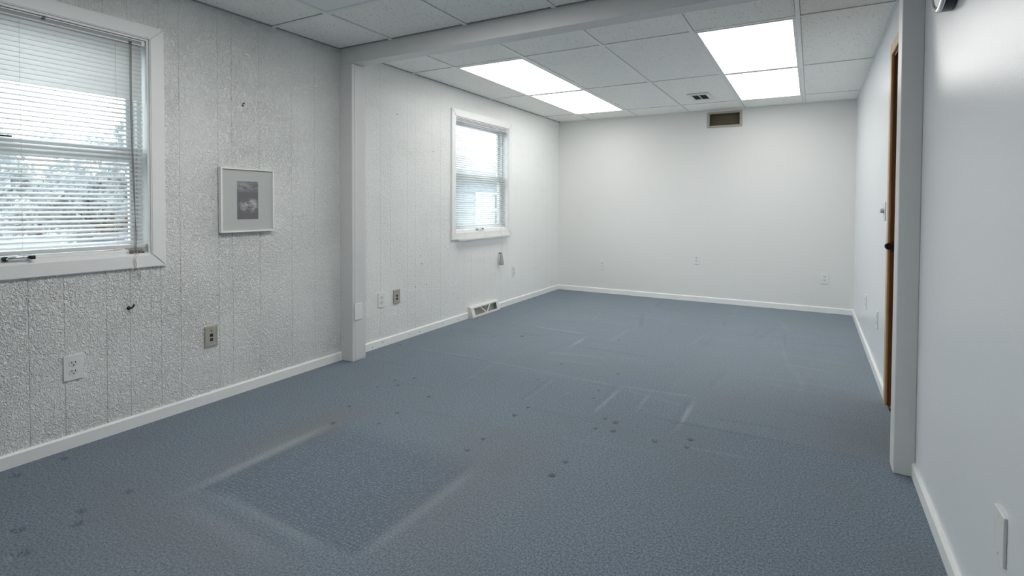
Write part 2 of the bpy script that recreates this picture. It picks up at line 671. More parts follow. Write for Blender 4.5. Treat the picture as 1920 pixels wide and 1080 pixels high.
for nm, arr in (('wear_shade', wear_shade), ('brown', brown), ('fresh', fresh)):
    at = me.attributes.new(nm, 'FLOAT', 'POINT')
    at.data.foreach_set('value', np.clip(arr, -1, 1).astype(np.float32).reshape(-1))
me.materials.append(M_CARPET)
floor = bpy.data.objects.new('floor', me)
COL.objects.link(floor)
struct(floor)
MB().box(-.14, W + .14, FRONT - .12, L + .14, -.10, -.025).build('subfloor', M_DARKGAP, floor)

# ------------------------------------------------------------------ left wall: grooved panelling under thick textured paint
WIN1 = (.452, 1.428, .866, 1.958)
WIN2 = (4.020, 4.997, .856, 1.966)
wall_left = struct(MB().slab('x', -.13, -.0027, FRONT - .12, L + .12, -.02, TOP, (WIN1, WIN2)).build('wall_left', M_TEX))
grooves = [FRONT, -1.2, -.98, -.78, -.62, -.45, -.25, -.12, .10, .26, .48, .62, .80, .95, 1.073, 1.234, 1.334, 1.474, 1.571, 1.778, 1.859, 2.03, 2.255, 2.433, 2.66,
           2.90, 3.05, 3.16, 3.36, 3.46, 3.68, 3.80, 4.02, 4.17, 4.30, 4.52, 4.64, 4.85, 5.00, 5.21, 5.30, 5.48, 5.63, 5.84, 5.95, 6.13, L]
for a, b in zip(grooves, grooves[1:]):
    g = .0008 if b < 2.7 else .0002
    MB().slab('x', -.004, 0, a + g, b - g, 0, TOP, (WIN1, WIN2), bev=.0017 if b < 2.7 else .0007).build('panel', M_TEX, wall_left)

for y, z in ((3.53, .68), (3.545, .61), (3.61, .42), (3.46, .42), (3.24, 1.86), (3.70, 1.60)):
    MB().lathe([(-.0005, .006), (.0006, .005)], 'x', (0, y, z), 8).build('nail_hole', M_DARKGAP, wall_left)

# ------------------------------------------------------------------ back wall with the vent opening, right wall with the doorway
VENT = (1.925, 2.258, 2.048, 2.188)
struct(MB().slab('y', L, L + .13, -.13, W + .13, -.02, TOP, (VENT,)).build('wall_back', M_BACKW))
DOOR = (2.80, 3.562, -.02, 1.985)
wall_right = struct(MB().slab('x', W, W + .13, FRONT - .12, L + .12, -.02, TOP, (DOOR,)).build('wall_right', M_SATIN))
struct(MB().box(-.13, W + .13, FRONT - .12, FRONT, -.02, TOP).build('wall_front', plain('front_wall_grey_paint', (.38, .39, .39), .6)))

# ------------------------------------------------------------------ cased opening between the two halves of the room
YB0, YB1 = 2.65, 2.775
t1 = struct(MB().box(0, .123, YB0, YB1, 0, 2.118, .003).build('trim_1', M_FRAME))
MB().box(.118, .1255, YB0 + .022, YB1 - .004, .012, 2.112, .002).build('facing_board', M_FRAME, t1)
struct(MB().box(.0, W, YB0, YB1 - .02, 2.118, H + .02, .003).build('trim_2', M_FRAME))
struct(MB().box(3.305, W, YB0, YB1 - .015, 0, 2.118, .003).build('trim_3', M_FRAME))

# ------------------------------------------------------------------ suspended ceiling: tiles laid in a T-bar grid
ceiling = struct(MB().box(-.13, W + .13, FRONT - .12, L + .13, TOP, TOP + .1).build('ceiling', M_DARKGAP))
bx = [0, .437, 1.072, 1.690, 2.298, 2.897, W]
by = [YB1 - .02, 3.425, 4.642, 5.862, L]
fx = [0, .490, 1.097, 1.700, 2.310, 2.920, W]
fy = [FRONT, -.31, .908, 2.127, YB0]
lit_cells = {(1, 1), (1, 2), (4, 1), (4, 2)}
unlit_and_fill_cells = {(1, 2), (2, 2)}
BAR = .012


def lay(xl, yl, skip):
    for i in range(len(xl) - 1):
        for j in range(len(yl) - 1):
            if (i, j) in skip:
                continue
            e = random.uniform(0, .0015)
            MB().box(xl[i] + .0145, xl[i + 1] - .0145, yl[j] + .0145, yl[j + 1] - .0145, H + .004 + e, H + .018 + e).build('ceiling_tile', M_TILE, ceiling)
    for x in xl[1:-1]:
        MB().box(x - BAR, x + BAR, yl[0], yl[-1], H - .001, H + .004).build('grid_bar', M_GRID, ceiling)
    for y in yl[1:-1]:
        for i in range(len(xl) - 1):
            a = xl[i] + (BAR if i else 0) + .0008
            b = xl[i + 1] - (BAR if i < len(xl) - 2 else 0) - .0008
            MB().box(a, b, y - BAR, y + BAR, H - .0004, H + .004).build('cross_bar', M_GRID, ceiling)
    # wall angle, dark grey on the left wall and beam
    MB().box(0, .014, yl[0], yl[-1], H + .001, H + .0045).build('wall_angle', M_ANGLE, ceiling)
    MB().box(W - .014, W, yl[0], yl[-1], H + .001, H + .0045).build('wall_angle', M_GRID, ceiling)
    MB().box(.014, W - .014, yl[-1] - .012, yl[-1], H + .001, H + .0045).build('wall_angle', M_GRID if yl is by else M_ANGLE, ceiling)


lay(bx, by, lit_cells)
lay(fx, fy, unlit_and_fill_cells)


def troffer(x0, x1, y0, y1, mat, label, group):
    cx, cy = (x0 + x1) / 2, (y0 + y1) / 2
    root = tag(empty('ceiling_light', (cx, cy, H)), label, 'ceiling light', group)
    a, b = (x1 - x0) / 2 - BAR - .001, (y1 - y0) / 2 - BAR - .001
    fr = .017
    MB().slab('z', -.002, .006, -a, a, -b, b, ((-a + fr, a - fr, -b + fr, b - fr),)).build('frame', M_STEEL, root)
    MB().box(-a + fr, a - fr, -b + fr, b - fr, .001, .005).build('lens', mat, root)
    MB().box(-a, a, -b, b, .010, .075).build('housing', M_STEEL, root)
    for s in (-1, 1):
        MB().box(s * (a - .003) - .004, s * (a - .003) + .004, -b * .5 - .012, -b * .5 + .012, -.005, -.001, .001).build('latch', M_STEEL, root)
    return root


G = 'lit fluorescent ceiling panels in the far half'
troffer(bx[1], bx[2], by[1], by[2], M_LIT, 'lit white ceiling panel left of centre, nearer of its pair beside the cased beam', G)
troffer(bx[1], bx[2], by[2], by[3], M_LIT, 'lit white ceiling panel left of centre, farther of its pair, above the small window', G)
troffer(bx[4], bx[5], by[1], by[2], M_LIT, 'lit white ceiling panel at the right, the largest glowing panel, nearer of its pair', G)
troffer(bx[4], bx[5], by[2], by[3], M_LIT, 'lit white ceiling panel at the right, farther of its pair, beside the back wall vent', G)
troffer(fx[1], fx[2], fy[2], fy[3], M_UNLIT, 'unlit pale ceiling panel cut by the top of the picture, in the near half', None)
troffer(fx[2], fx[3], fy[2], fy[3], M_LITFILL, 'added unseen fill panel over the near half, just right of the unlit panel', None)  # added out of view to brighten the near half

# ------------------------------------------------------------------ baseboards
BH = .061


def baseboard(name, axis, y0, y1, wall, out):
    mb = MB()
    t = .012
    if axis == 'y':
        a = [(wall, 0), (wall + out * t, 0), (wall + out * t, BH - .008), (wall + out * t * .55, BH), (wall, BH)]
        mb.prism(a, 'y', y0, y1)
    else:
        a = [(wall, 0), (wall + out * t, 0), (wall + out * t, BH - .008), (wall + out * t * .55, BH), (wall, BH)]
        mb.prism(a, 'x', y0, y1)
    return struct(mb.build(name, M_BASE))


baseboard('baseboard_left', 'y', FRONT, YB0, 0, 1)
bb = baseboard('baseboard_left', 'y', YB1, 4.235, 0, 1)
for y, z in ((3.50, .026), (3.37, .030), (3.06, .034), (3.83, .028), (4.06, .022), (2.95, .020)):
    MB().lathe([(.0118, .0045), (.0126, .0038)], 'x', (0, y, z), 8).build('nail_hole', M_BLACK, bb)
baseboard('baseboard_left', 'y', 4.745, L - .012, 0, 1)
baseboard('baseboard_back', 'x', 0, W, L, -1)
baseboard('baseboard_right', 'y', FRONT, YB0, W, -1)
baseboard('baseboard_right', 'y', 3.623, L - .012, W, -1)

# ------------------------------------------------------------------ doorway in the right wall
door = struct(empty('door_1', (W, 3.18, 0)))
dy0, dy1 = DOOR[0] - 3.18, DOOR[1] - 3.18
dz = DOOR[3]
MB().box(-.014, 0, dy1 - .004, dy1 + .057, 0, dz + .057, .003).build('casing', M_OAK, door)
MB().box(-.014, 0, dy0 - .022, dy0 + .004, 0, dz + .057, .003).build('casing', M_OAK, door)
MB().box(-.014, 0, dy0 + .004, dy1 - .004, dz - .004, dz + .057, .003).build('casing', M_OAK, door)
MB().box(.0, .12, dy1 - .016, dy1, 0, dz).build('jamb', M_OAKSHADE, door)
MB().box(.0, .12, dy0, dy0 + .016, 0, dz).build('jamb', M_OAKSHADE, door)
MB().box(.0, .12, dy0 + .016, dy1 - .016, dz - .016, dz).build('head_jamb', M_OAKSHADE, door)
MB().box(.118, .13, dy0, dy1, -.02, dz).build('light_block_board', M_OAKSHADE, door)  # added unseen board, keeps outside light from leaking round the door
slab = MB().box(.072, .108, dy0 + .017, dy1 - .017, .001, dz - .017, .002).build('door_leaf', M_OAKSHADE, door)
MB().lathe([(.072, .024), (.068, .024), (.062, .010), (.050, .010), (.045, .020), (.032, .021), (.027, .013)], 'x', (0, dy1 - .085, .93), 20).build('door_knob', M_BLACK, slab, smooth=True)
k = MB()
k.box(.004, .060, dy1 - .0185, dy1 - .016, .875, .935, .0008)
k.lathe([(dy1 - .0185, .018), (dy1 - .012, .021), (dy1 - .004, .018)], 'y', (-.009, 0, .905), 16)
k.build('strike_plate', M_BLACK, door)


# ------------------------------------------------------------------ windows
def window(name, yc, hole, crank_y, low_cover):
    y0, y1, z0, z1 = hole
    root = struct(empty(name, (0, yc, z0)))
    a, b, h = y0 - yc, y1 - yc, z1 - z0
    cw, ct = .066, .016
    # mitred casing boards
    def board(p):
        mb = MB()
        lo = [mb.b.verts.new((.0, q[0], q[1])) for q in p]
        hi = [mb.b.verts.new((ct, q[0], q[1])) for q in p]
        mb.b.faces.new(lo)
        mb.b.faces.new(list(reversed(hi)))
        for i in range(4):
            mb.b.faces.new((lo[i], hi[i], hi[(i + 1) % 4], lo[(i + 1) % 4]))
        es = [e for e in mb.b.edges if all(v in hi for v in e.verts)]
        bmesh.ops.bevel(mb.b, geom=es, offset=.004, segments=2, affect='EDGES')
        mb.build('casing', M_TRIM, root)
    e = .0006
    board([(b, e), (b + cw, -cw + e), (b + cw, h + cw - e), (b, h - e)])
    board([(a, e), (a - cw, -cw + e), (a - cw, h + cw - e), (a, h - e)])
    board([(a + e, h), (b - e, h), (b + cw - e, h + cw), (a - cw + e, h + cw)])
    board([(a + e, 0), (b - e, 0), (b + cw - e, -cw), (a - cw + e, -cw)])
    # reveal boards
    for (p, q, s, t) in ((a, a + .010, 0, h), (b - .010, b, 0, h)):
        MB().box(-.13, .002, p, q, s, t).build('reveal', M_TRIM, root)
    MB().box(-.13, .002, a + .010, b - .010, h - .010, h).build('reveal', M_TRIM, root)
    MB().box(-.13, .004, a + .010, b - .010, 0, .008).build('sill', M_TRIM, root)
    # vinyl frame
    fa, fb, fz0, fz1 = a + .010, b - .010, .008, h - .010
    fw = .018
    MB().slab('x', -.125, -.058, fa, fb, fz0, fz1, ((fa + fw, fb - fw, fz0 + fw, fz1 - fw),), bev=.002).build('frame', M_VINYL, root)
    ia, ib, iz0, iz1 = fa + fw, fb - fw, fz0 + fw, fz1 - fw
    zm = (1.370 if low_cover else 1.398) - z0
    sw = .031
    for nm, xa, xb, s, t in (('lower_sash', -.092, -.066, iz0, zm + .036), ('upper_sash', -.122, -.096, zm - .036, iz1)):
        sash = MB().slab('x', xa, xb, ia, ib, s, t, ((ia + sw, ib - sw, s + (sw if nm == 'lower_sash' else .06), t - (.06 if nm == 'lower_sash' else sw)),), bev=.003).build(nm, M_VINYL, root)
        MB().box((xa + xb) / 2 - .002, (xa + xb) / 2 + .002, ia + sw - .006, ib - sw + .006, s + sw - .006, t - sw + .006).build('pane', M_GLASS, sash)
    MB().box(-.066, -.052, -.11, -.015, zm + .036, zm + .046, .002).build('sash_lock', M_BLACK if low_cover else M_VINYL, root)
    # operator cover along the sill with its folding crank
    cov = MB()
    pts = [(-.060, .008), (-.004, .008), (-.004, .020), (-.022, .031), (-.060, .031)]
    cov.prism(pts, 'y', a + .012, (1.335 - yc) if low_cover else b - .05)
    cov.build('operator_cover', M_TRIM, root)
    cy = crank_y - yc
    hdl = MB()
    hdl.lathe([(-.012, .011), (.004, .011), (.012, .008)], 'x', (0, cy - .045, .022), 14)
    hdl.build('crank_hub', M_BLACK if low_cover else M_STEELG, root)
    c2 = MB()
    c2.tube([(.010, cy - .045, .022), (.017, cy - .030, .027), (.018, cy, .028), (.016, cy + .028, .026)], .0058 if low_cover else .006, 8)
    arm = c2.build('crank_arm', M_CHROME, root, smooth=True)
    MB().box(.008, .026, cy + .028, cy + .046, .016, .033, .004, 2).build('crank_knob', M_BLACK if low_cover else M_STEELG, arm)
    return root


w1 = window('window_1', .94, WIN1, .925, True)
w2 = window('window_2', 4.5085, WIN2, 4.44, False)
# bare end of the left window's operator channel
MB().box(-.045, -.006, 1.345 - .94, 1.405 - .94, .0085, .016, .002).build('operator_bracket', M_BLACK, w1)


# ------------------------------------------------------------------ mini blinds
def slat_mesh(length):
    me = bpy.data.meshes.new('slat')
    w, th, crown, n = .0250, .0005, .0018, 5
    vs, fs = [], []
    for e in (-1, 1):
        for sgn in (1, -1):
            for k in range(n):
                t = -1 + 2 * k / (n - 1)
                vs.append((t * w / 2, e * length / 2, crown * (1 - t * t) + sgn * th / 2))
    N = 2 * n
    for k in range(n - 1):
        fs.append((k, k + 1, N + k + 1, N + k))
        fs.append((n + k, N + n + k, N + n + k + 1, n + k + 1))
    fs.append((0, N, N + n, n))
    fs.append((n - 1, n + n - 1, N + n + n - 1, N + n - 1))
    fs.append(tuple(range(n)) + tuple(reversed(range(n, 2 * n))))
    fs.append(tuple(reversed(range(N, N + n))) + tuple(range(N + n, N + 2 * n)))
    me.from_pydata(vs, [], fs)
    me.update()
    bm = bmesh.new()
    bm.from_mesh(me)
    bmesh.ops.recalc_face_normals(bm, faces=bm.faces[:])
    bm.to_mesh(me)
    bm.free()
    me.materials.append(M_SLAT)
    for p in me.polygons:
        p.use_smooth = len(p.vertices) == 4
    return me


def blind(label, yc, y0, y1, ztop, rail_z, slat_lo, closed_above, open_tilt, bx_, rail_x):
    root = tag(empty('mini_blind', (bx_, yc, ztop)), label, 'blind')
    a, b = y0 - yc, y1 - yc
    hr = MB()
    hr.box(-.013, .013, a, b, -.025, .0, .0015)
    hr = hr.build('headrail', M_RAILG, root)
    for (p, q) in ((-.0055, .0005), (-.0255, -.0205)):
        MB().box(-.013, .0175, a, b, p, q, .001).build('headrail_lip', M_STEEL, hr)
    for s in (a + .001, b - .001):
        MB().box(-.0145, .0195, s - .012 * (s > 0) - .002, s + .012 * (s < 0) + .002, -.027, .0015, .001).build('end_bracket', M_STEEL, hr)
    sm_ = slat_mesh(y1 - y0 - .006)
    pitch = .0212
    z = ztop - .036
    rr = random.Random(3)
    while z > slat_lo:
        o = bpy.data.objects.new('slat', sm_)
        COL.objects.link(o)
        o.parent = root
        sag = rr.uniform(-.0006, .0006)
        o.location = (0, rr.uniform(-.001, .001), z - ztop + sag)
        tilt = 74 if z > closed_above else open_tilt
        o.rotation_euler = (rr.uniform(-.0007, .0007), math.radians(tilt + rr.uniform(-2, 2)), 0)
        z -= pitch
    zl = z + pitch
    ro = rail_x - bx_
    br = MB().box(ro - .012, ro + .012, a, b, rail_z - ztop, rail_z - ztop + .018, .003, 2).build('bottom_rail', M_RAIL, root)
    for k, t in enumerate((.13, .5, .87)):
        yy = a + (b - a) * t
        MB().box(ro - .006, ro + .0135, yy - .012, yy + .012, rail_z - ztop - .003, rail_z - ztop + .004, .001).build('cord_plug', M_STEEL, br)
        for s in (-1, 1):
            mb = MB()
            top = (s * .0128, yy, -.025)
            mid = (s * .0128 if ro < .01 else max(s * .0128, -.02), yy, zl - ztop)
            end = (ro + s * .0125, yy, rail_z - ztop + .017)
            mb.tube([top, mid, end], .0007, 4).build('ladder_cord', M_CORD, root)
    return root


# near-left window: upper slats shut, the rest open
B1X = -.024
bl1 = blind('wide white mini blind in the large left window, upper slats shut and lower slats open', .935, .466, 1.414, 1.945, .902, .928, 1.642, 28, B1X, B1X)
# far small window: slats open, bottom rail pulled out in front of the sill casing
bl2 = blind('small white mini blind in the far window, bottom rail hanging out below the sill', 4.51, 4.036, 4.985, 1.952, .779, .885, 9, 30, -.024, .036)


def rope(pts, sub=6):
    out = []
    P = [Vector(p) for p in pts]
    P = [P[0]] + P + [P[-1]]
    for i in range(1, len(P) - 2):
        for k in range(sub):
            t = k / sub
            out.append(.5 * ((2 * P[i]) + (-P[i - 1] + P[i + 1]) * t + (2 * P[i - 1] - 5 * P[i] + 4 * P[i + 1] - P[i + 2]) * t * t + (-P[i - 1] + 3 * P[i] - 3 * P[i + 1] + P[i + 2]) * t ** 3))
    out.append(P[-2])
    return out


# pull cord of the left blind, its tangle on the sill and the loose ends over the casing (local to the blind)
oy, oz = .935, 1.945
loc = lambda x, y, z: (x - B1X, y - oy, z - oz)
MB().tube(rope([loc(-.008, 1.352, 1.922), loc(-.006, 1.349, 1.6), loc(-.006, 1.358, 1.2), loc(-.004, 1.366, .98), loc(.0, 1.362, .885)]), .0019, 5).build('pull_cord', M_CORDG, bl1)
MB().tube(rope([loc(-.007, 1.356, 1.922), loc(-.005, 1.354, 1.55), loc(-.004, 1.362, 1.15), loc(-.002, 1.36, .95), loc(.003, 1.355, .883)]), .0016, 5).build('pull_cord', M_CORDG, bl1)
rr = random.Random(5)
tg = MB()
path = []
for k in range(34):
    t = k / 33
    path.append(loc(-.006 + .012 * math.sin(k * 2.1), 1.335 + .055 * t + .014 * math.sin(k * 1.35), .884 + .0085 * math.cos(k * 2.6)))
tg.tube(rope(path, 4), .0014, 5)
tg.build('cord_tangle', M_TAN, bl1)
for (ya, yb, yc_) in ((1.352, 1.345, 1.362), (1.365, 1.352, 1.335)):
    MB().tube(rope([loc(.002, ya, .882), loc(.012, ya + .002, .870), loc(.020, yb, .845), loc(.020, yb + .004, .815), loc(.020, yc_, .795), loc(.012, yc_ + .015, .770)]), .0016, 5).build('loose_cord_end', M_CORD, bl1)
MB().lathe([(-.014, .003), (.0, .0045), (.010, .0022)], 'z', loc(.013, 1.378, .768), 10).build('cord_tip', M_RAIL, bl1)
MB().tube(rope([loc(.014, 1.366, .792), loc(.018, 1.372, .783), loc(.013, 1.378, .776)]), .0015, 5).build('loose_cord_end', M_CORD, bl1)
# tilt wand stub hook of left blind
MB().box(.013, .020, 1.352 - oy - .006, 1.352 - oy + .006, -.03, -.014, .001).build('cord_lock', M_BLACK, bl1)
MB().box(.013, .018, 1.02 - oy - .006, 1.02 - oy + .006, -.012, .002, .001).build('cord_lock', M_BLACK, bl1)

# pull cord and tassel of the far blind
oy2, oz2 = 4.51, 1.952
loc2 = lambda x, y, z: (x + .024, y - oy2, z - oz2)
MB().tube(rope([loc2(-.008, 4.86, 1.927), loc2(-.004, 4.862, 1.4), loc2(.02, 4.83, .86), loc2(.052, 4.805, .80), loc2(.045, 4.805, .61)]), .0012, 5).build('pull_cord', M_CORD, bl2)
ta = MB()
ta.lathe([(.600, .006), (.592, .013), (.585, .014), (.520, .023), (.482, .026), (.476, .024)], 'z', loc2(.040, 4.805, 0), 14)
ta.build('cord_tassel', plain('grey_plastic_tassel', (.40, .40, .38), .5), bl2, smooth=True)
MB().box(*[v for v in (.0 + .024, .030 + .024)], 4.812 - oy2, 4.838 - oy2, .597 - oz2, .607 - oz2, .001).build('tassel_peg', M_BLACK, bl2)

# ------------------------------------------------------------------ framed picture
pic = tag(empty('framed_picture', (0, 1.942, 1.147)), 'small white framed grey cloud photograph with wide mat on the textured wall', 'picture')
hw, hh = .167, .1885
fw = .0095
MB().slab('x', .004, .030, -hw, hw, -hh, hh, ((-hw + fw, hw - fw, -hh + fw, hh - fw),), bev=.001).build('frame', M_PFRAME, pic)
MB().box(.004, .021, -hw + fw, hw - fw, -hh + fw, hh - fw).build('mat_board', M_MAT, pic)
MB().box(.020, .0215, -.067, .065, -.113, .112).build('print', M_PRINT, pic)


# ------------------------------------------------------------------ outlets, jacks, plates (local x points out of the wall)
def outlet(loc_, rz, label, group=None):
    root = tag(empty('wall_outlet', loc_, rz), label, 'outlet', group)
    MB().box(0, .0065, -.036, .036, -.0575, .0575, .0022, 2).build('plate', M_PLATE, root)
    for s in (1, -1):
        zc = s * .0195
        face = MB()
        pts = []
        for k in range(20):
            t = 2 * PI * k / 20
            pts.append((.0165 * math.cos(t), zc + max(-.0125, min(.0125, .0172 * math.sin(t)))))
        face.prism(pts, 'x', .006, .0082)
        face = face.build('receptacle', M_RECEP, root)
        MB().box(.0078, .0086, -.0080, -.0050, zc + .0005, zc + .0085).build('slot', M_BLACK, face)
        MB().box(.0078, .0086, .0050, .0080, zc + .0005, zc + .0085).build('slot', M_BLACK, face)
        MB().lathe([(.0078, .0028), (.0086, .0028)], 'x', (0, 0, zc - .0075), 10).build('slot', M_BLACK, face)
    MB().lathe([(.0062, .0030), (.0076, .0026)], 'x', (0, 0, 0), 10).build('screw', M_RECEP, root)
    return root


def jack(loc_, rz, label, lower_mat, hole):
    root = tag(empty('wall_jack', loc_, rz), label, 'wall jack')
    MB().box(0, .009, -.036, .036, -.0575, .0575, .002, 2).build('plate', M_BEIGE, root)
    MB().slab('x', .0088, .0102, -.033, .033, -.053, .053, ((-.026, .026, -.045, .045),)).build('raised_rim', M_BEIGE, root)
    MB().box(.0085, .0115, -.0085, .0085, -.002, .0150, .001).build('upper_port', M_BLACK, root)
    MB().box(.0085, .0115, -.0085, .0085, -.026, -.0105, .001).build('lower_port', lower_mat, root)
    if hole:
        MB().lathe([(.0085, .0038), (.0105, .0034)], 'x', (0, 0, .031), 12).build('screw', M_BLACK, root)
    for s in (1, -1):
        MB().lathe([(.0085, .003), (.0108, .0025)], 'x', (0, .018, s * .043), 10).build('screw', M_STEEL, root)
    return root


G = 'duplex wall outlets'
outlet((0, 1.102, .370), 0, 'white duplex outlet on the textured wall below the large left window', G)
jack((0, 1.727, .376), 0, 'beige jack plate with black and dark red ports below the framed picture', M_DARKRED, True)
outlet((0, 3.056, .370), 0, 'white duplex outlet on the far textured wall, just past the opening post', G)
jack((0, 3.226, .373), 0, 'beige jack plate with two black ports, just past the opening post', M_BLACK, False)
outlet((0, 5.131, .368), 0, 'white duplex outlet on the textured wall below the small far window', G)
outlet((.624, L, .3625), -PI / 2, 'white duplex outlet at the left of the back wall, nearest the corner', G)
outlet((1.800, L, .497), -PI / 2, 'white duplex outlet in the middle of the back wall, highest of three', G)
outlet((3.117, L, .364), -PI / 2, 'white duplex outlet at the right of the back wall', G)
outlet((W, 4.93, .366), PI, 'white outlet on the far right wall, nearer the back corner', G)
outlet((W, 4.12, .380), PI, 'white outlet on the far right wall, nearer the oak door casing', G)

bp = tag(empty('blank_cover_plate', (.1255, 2.700, .356)), 'white blank cover plate low on the inner face of the left opening post', 'cover plate')
MB().box(0, .007, -.036, .036, -.0575, .0575, .0025, 2).build('plate', M_PLATE, bp)
for s in (1, -1):
    MB().lathe([(.0065, .003), (.0078, .0026)], 'x', (0, 0, s * .042), 10).build('screw', M_RECEP, bp)
bp2 = copy_tree(bp)
bp2.location = (W, 1.553, .375)
bp2.rotation_euler.z = PI
bp2['label'] = 'white blank cover plate low on the near right wall above the baseboard'

dm = tag(empty('dimmer_switch', (W, 3.835, 1.100), PI), 'white dimmer switch with round knob beside the oak door casing', 'light switch')
MB().box(0, .006, -.036, .036, -.0575, .0575, .0025, 2).build('plate', M_PLATE, dm)
MB().lathe([(.005, .0165), (.010, .0165), (.024, .0140), (.026, .0125)], 'x', (0, 0, .004), 20).build('knob', plain('pale_grey_knob', (.52, .53, .52), .4), dm, smooth=False)

# ------------------------------------------------------------------ floor register at the far left baseboard
rg = tag(empty('baseboard_register', (0, 4.49, 0)), 'ivory metal baseboard register with a V brace, under the small far window', 'air register')
ra = .250
prof = [(0, 0), (.062, 0), (.066, .012), (.040, .098), (.028, .112), (0, .112)]
for s in (-1, 1):
    MB().prism(prof, 'y', s * ra - .004, s * ra + .004).build('end_cap', M_REG, rg)
sl = lambda z: .066 - (z - .012) * (.026 / .086)
MB().prism([(.0, .098), (.0, .112), (.028, .112), (.0405, .098), (.038, .088), (.034, .088), (.034, .098)], 'y', -ra + .004, ra - .004).build('top_rail', M_REG, rg)
MB().prism([(.0, 0), (.062, 0), (.066, .012), (.0625, .026), (.058, .026), (.058, .004), (0, .004)], 'y', -ra + .004, ra - .004).build('bottom_rail', M_REG, rg)
MB().prism([(.010, .004), (.014, .004), (.014, .098), (.010, .098)], 'y', -ra + .004, ra - .004).build('damper_plate', M_REGIN, rg)
for s in (-1, 1):
    mb = MB()
    ya, yb = s * (ra - .004), s * (ra - .045)
    lo, hi = min(ya, yb), max(ya, yb)
    mb.prism([(sl(.024) - .006, .024), (sl(.024), .024), (sl(.09), .09), (sl(.09) - .006, .09)], 'y', lo, hi)
    mb.build('side_stile', M_REG, rg)
    mb = MB()
    yt, yb = s * .085, s * .006
    A = [(sl(.024) - .006, yb - .007, .024), (sl(.024), yb - .007, .024), (sl(.024), yb + .007, .024), (sl(.024) - .006, yb + .007, .024)]
    B = [(sl(.09) - .006, yt - .007, .09), (sl(.09), yt - .007, .09), (sl(.09), yt + .007, .09), (sl(.09) - .006, yt + .007, .09)]
    va = [mb.b.verts.new(p) for p in A]
    vb = [mb.b.verts.new(p) for p in B]
    mb.b.faces.new(va)
    mb.b.faces.new(vb)
    for k in range(4):
        mb.b.faces.new((va[k], va[(k + 1) % 4], vb[(k + 1) % 4], vb[k]))
    mb.build('brace', M_REG, rg)
MB().box(.030, .050, -.006, .006, .086, .090).build('damper_lever', M_REG, rg)

# ------------------------------------------------------------------ vent in the back wall
vt = tag(empty('wall_vent', (2.0915, L, 2.118)), 'open rectangular wall vent with beige frame and brown duct, high on the back wall', 'vent')
va_, vz_ = .189, .090
MB().slab('y', -.012, .004, -va_, va_, -vz_, vz_, ((-va_ + .026, va_ - .026, -vz_ + .022, vz_ - .022),), bev=.002).build('frame', M_VENTF, vt)
MB().slab('y', -.016, -.011, -va_ + .018, va_ - .018, -vz_ + .014, vz_ - .014, ((-va_ + .026, va_ - .026, -vz_ + .022, vz_ - .022),), bev=.001).build('inner_lip', M_VENTF, vt)
d_ = MB()
ia, iz = VENT[1] - 2.0925, .0685
d_.box(-ia, ia, .10, .106, -iz, iz)
d_.box(-ia, -ia + .003, .004, .10, -iz, iz)
d_.box(ia - .003, ia, .004, .10, -iz, iz)
d_.box(-ia, ia, .004, .10, -iz, -iz + .003)
d_.box(-ia, ia, .004, .10, iz - .003, iz)
d_.build('duct_box', M_VENTIN, vt)

# ------------------------------------------------------------------ ceiling diffuser
df = tag(empty('ceiling_diffuser', (1.978, 5.48, H)), 'small white ceiling air diffuser with dark slots, set in a tile near the back wall', 'air vent')
MB().slab('z', -.006, .002, -.105, .105, -.175, .175, ((-.068, .068, -.115, .115),), bev=.002).build('frame', M_STEEL, df)
MB().box(-.068, .068, -.115, .115, -.0005, .002).build('backing', M_BLACK, df)
for k in range(5):
    yv = -.092 + k * .046
    v_ = MB()
    v_.prism([(yv - .013, -.005), (yv - .011, -.006), (yv + .013, -.0008), (yv + .011, .0)], 'x', -.066, .066)
    v_.build('vane', plain('grey_vane', (.22, .22, .22), .5) if k == 0 else df.children[2].data.materials[0], df)
MB().box(-.005, .005, -.11, .11, -.0065, -.004).build('vane_bar', M_STEEL, df)

# ------------------------------------------------------------------ round wall clock at the top right, cut by the picture's edge
CR = .128
ck = tag(empty('wall_clock', (W, 2.150, 1.770 + CR), PI), 'round black wall clock with chrome rim, cut by the top right edge', 'clock')
MB().lathe([(.0, CR - .004), (.004, CR), (.030, CR), (.032, CR - .002)], 'x', n=64).build('case', M_NAVY, ck, smooth=False)
MB().lathe([(.030, CR - .002), (.034, CR + .001), (.041, CR - .002), (.044, CR - .009), (.042, CR - .016), (.036, CR - .018)], 'x', n=64).build('rim', M_CHROME, ck, smooth=True)
MB().lathe([(.034, CR - .017), (.0385, CR - .017)], 'x', n=64).build('dial', M_DIAL, ck)
MB().box(.0388, .0398, -.0022, .0022, -.015, .085).build('minute_hand', M_BLACK, ck)
MB().box(.0400, .0410, -.052, .012, -.003, .003).build('hour_hand', M_BLACK, ck)

# ------------------------------------------------------------------ small hardware left in the wall
hk = MB()
hk.tube([(0, 0, 0), (.012, 0, -.001), (.022, .004, .002), (.026, .010, .010), (.024, .013, .018)], .0042, 8)
hk.lathe([(.0, .010), (.003, .009)], 'x', (0, 0, 0), 12)
tag(hk.build('wall_hook', M_BLACK, None, (0, 1.328, .605), smooth=True), 'small black hook screwed into the textured wall below the large left window', 'hook')
nl = MB()
nl.lathe([(0, .0016), (.012, .0016), (.012, .0045), (.014, .0045)], 'x', n=10)
nl.lathe([(0, .006), (.002, .005)], 'x', (0, 0, -.012), n=10)
tag(nl.build('picture_nail', M_BLACK, None, (0, 1.927, 1.721)), 'bare nail in the textured wall above the framed picture', 'nail')

# ------------------------------------------------------------------ outside the windows
GZ = -.92
gr = struct(MB().box(-160, -.2, -60, 160, GZ - .2, GZ).build('ground', M_GROUND))


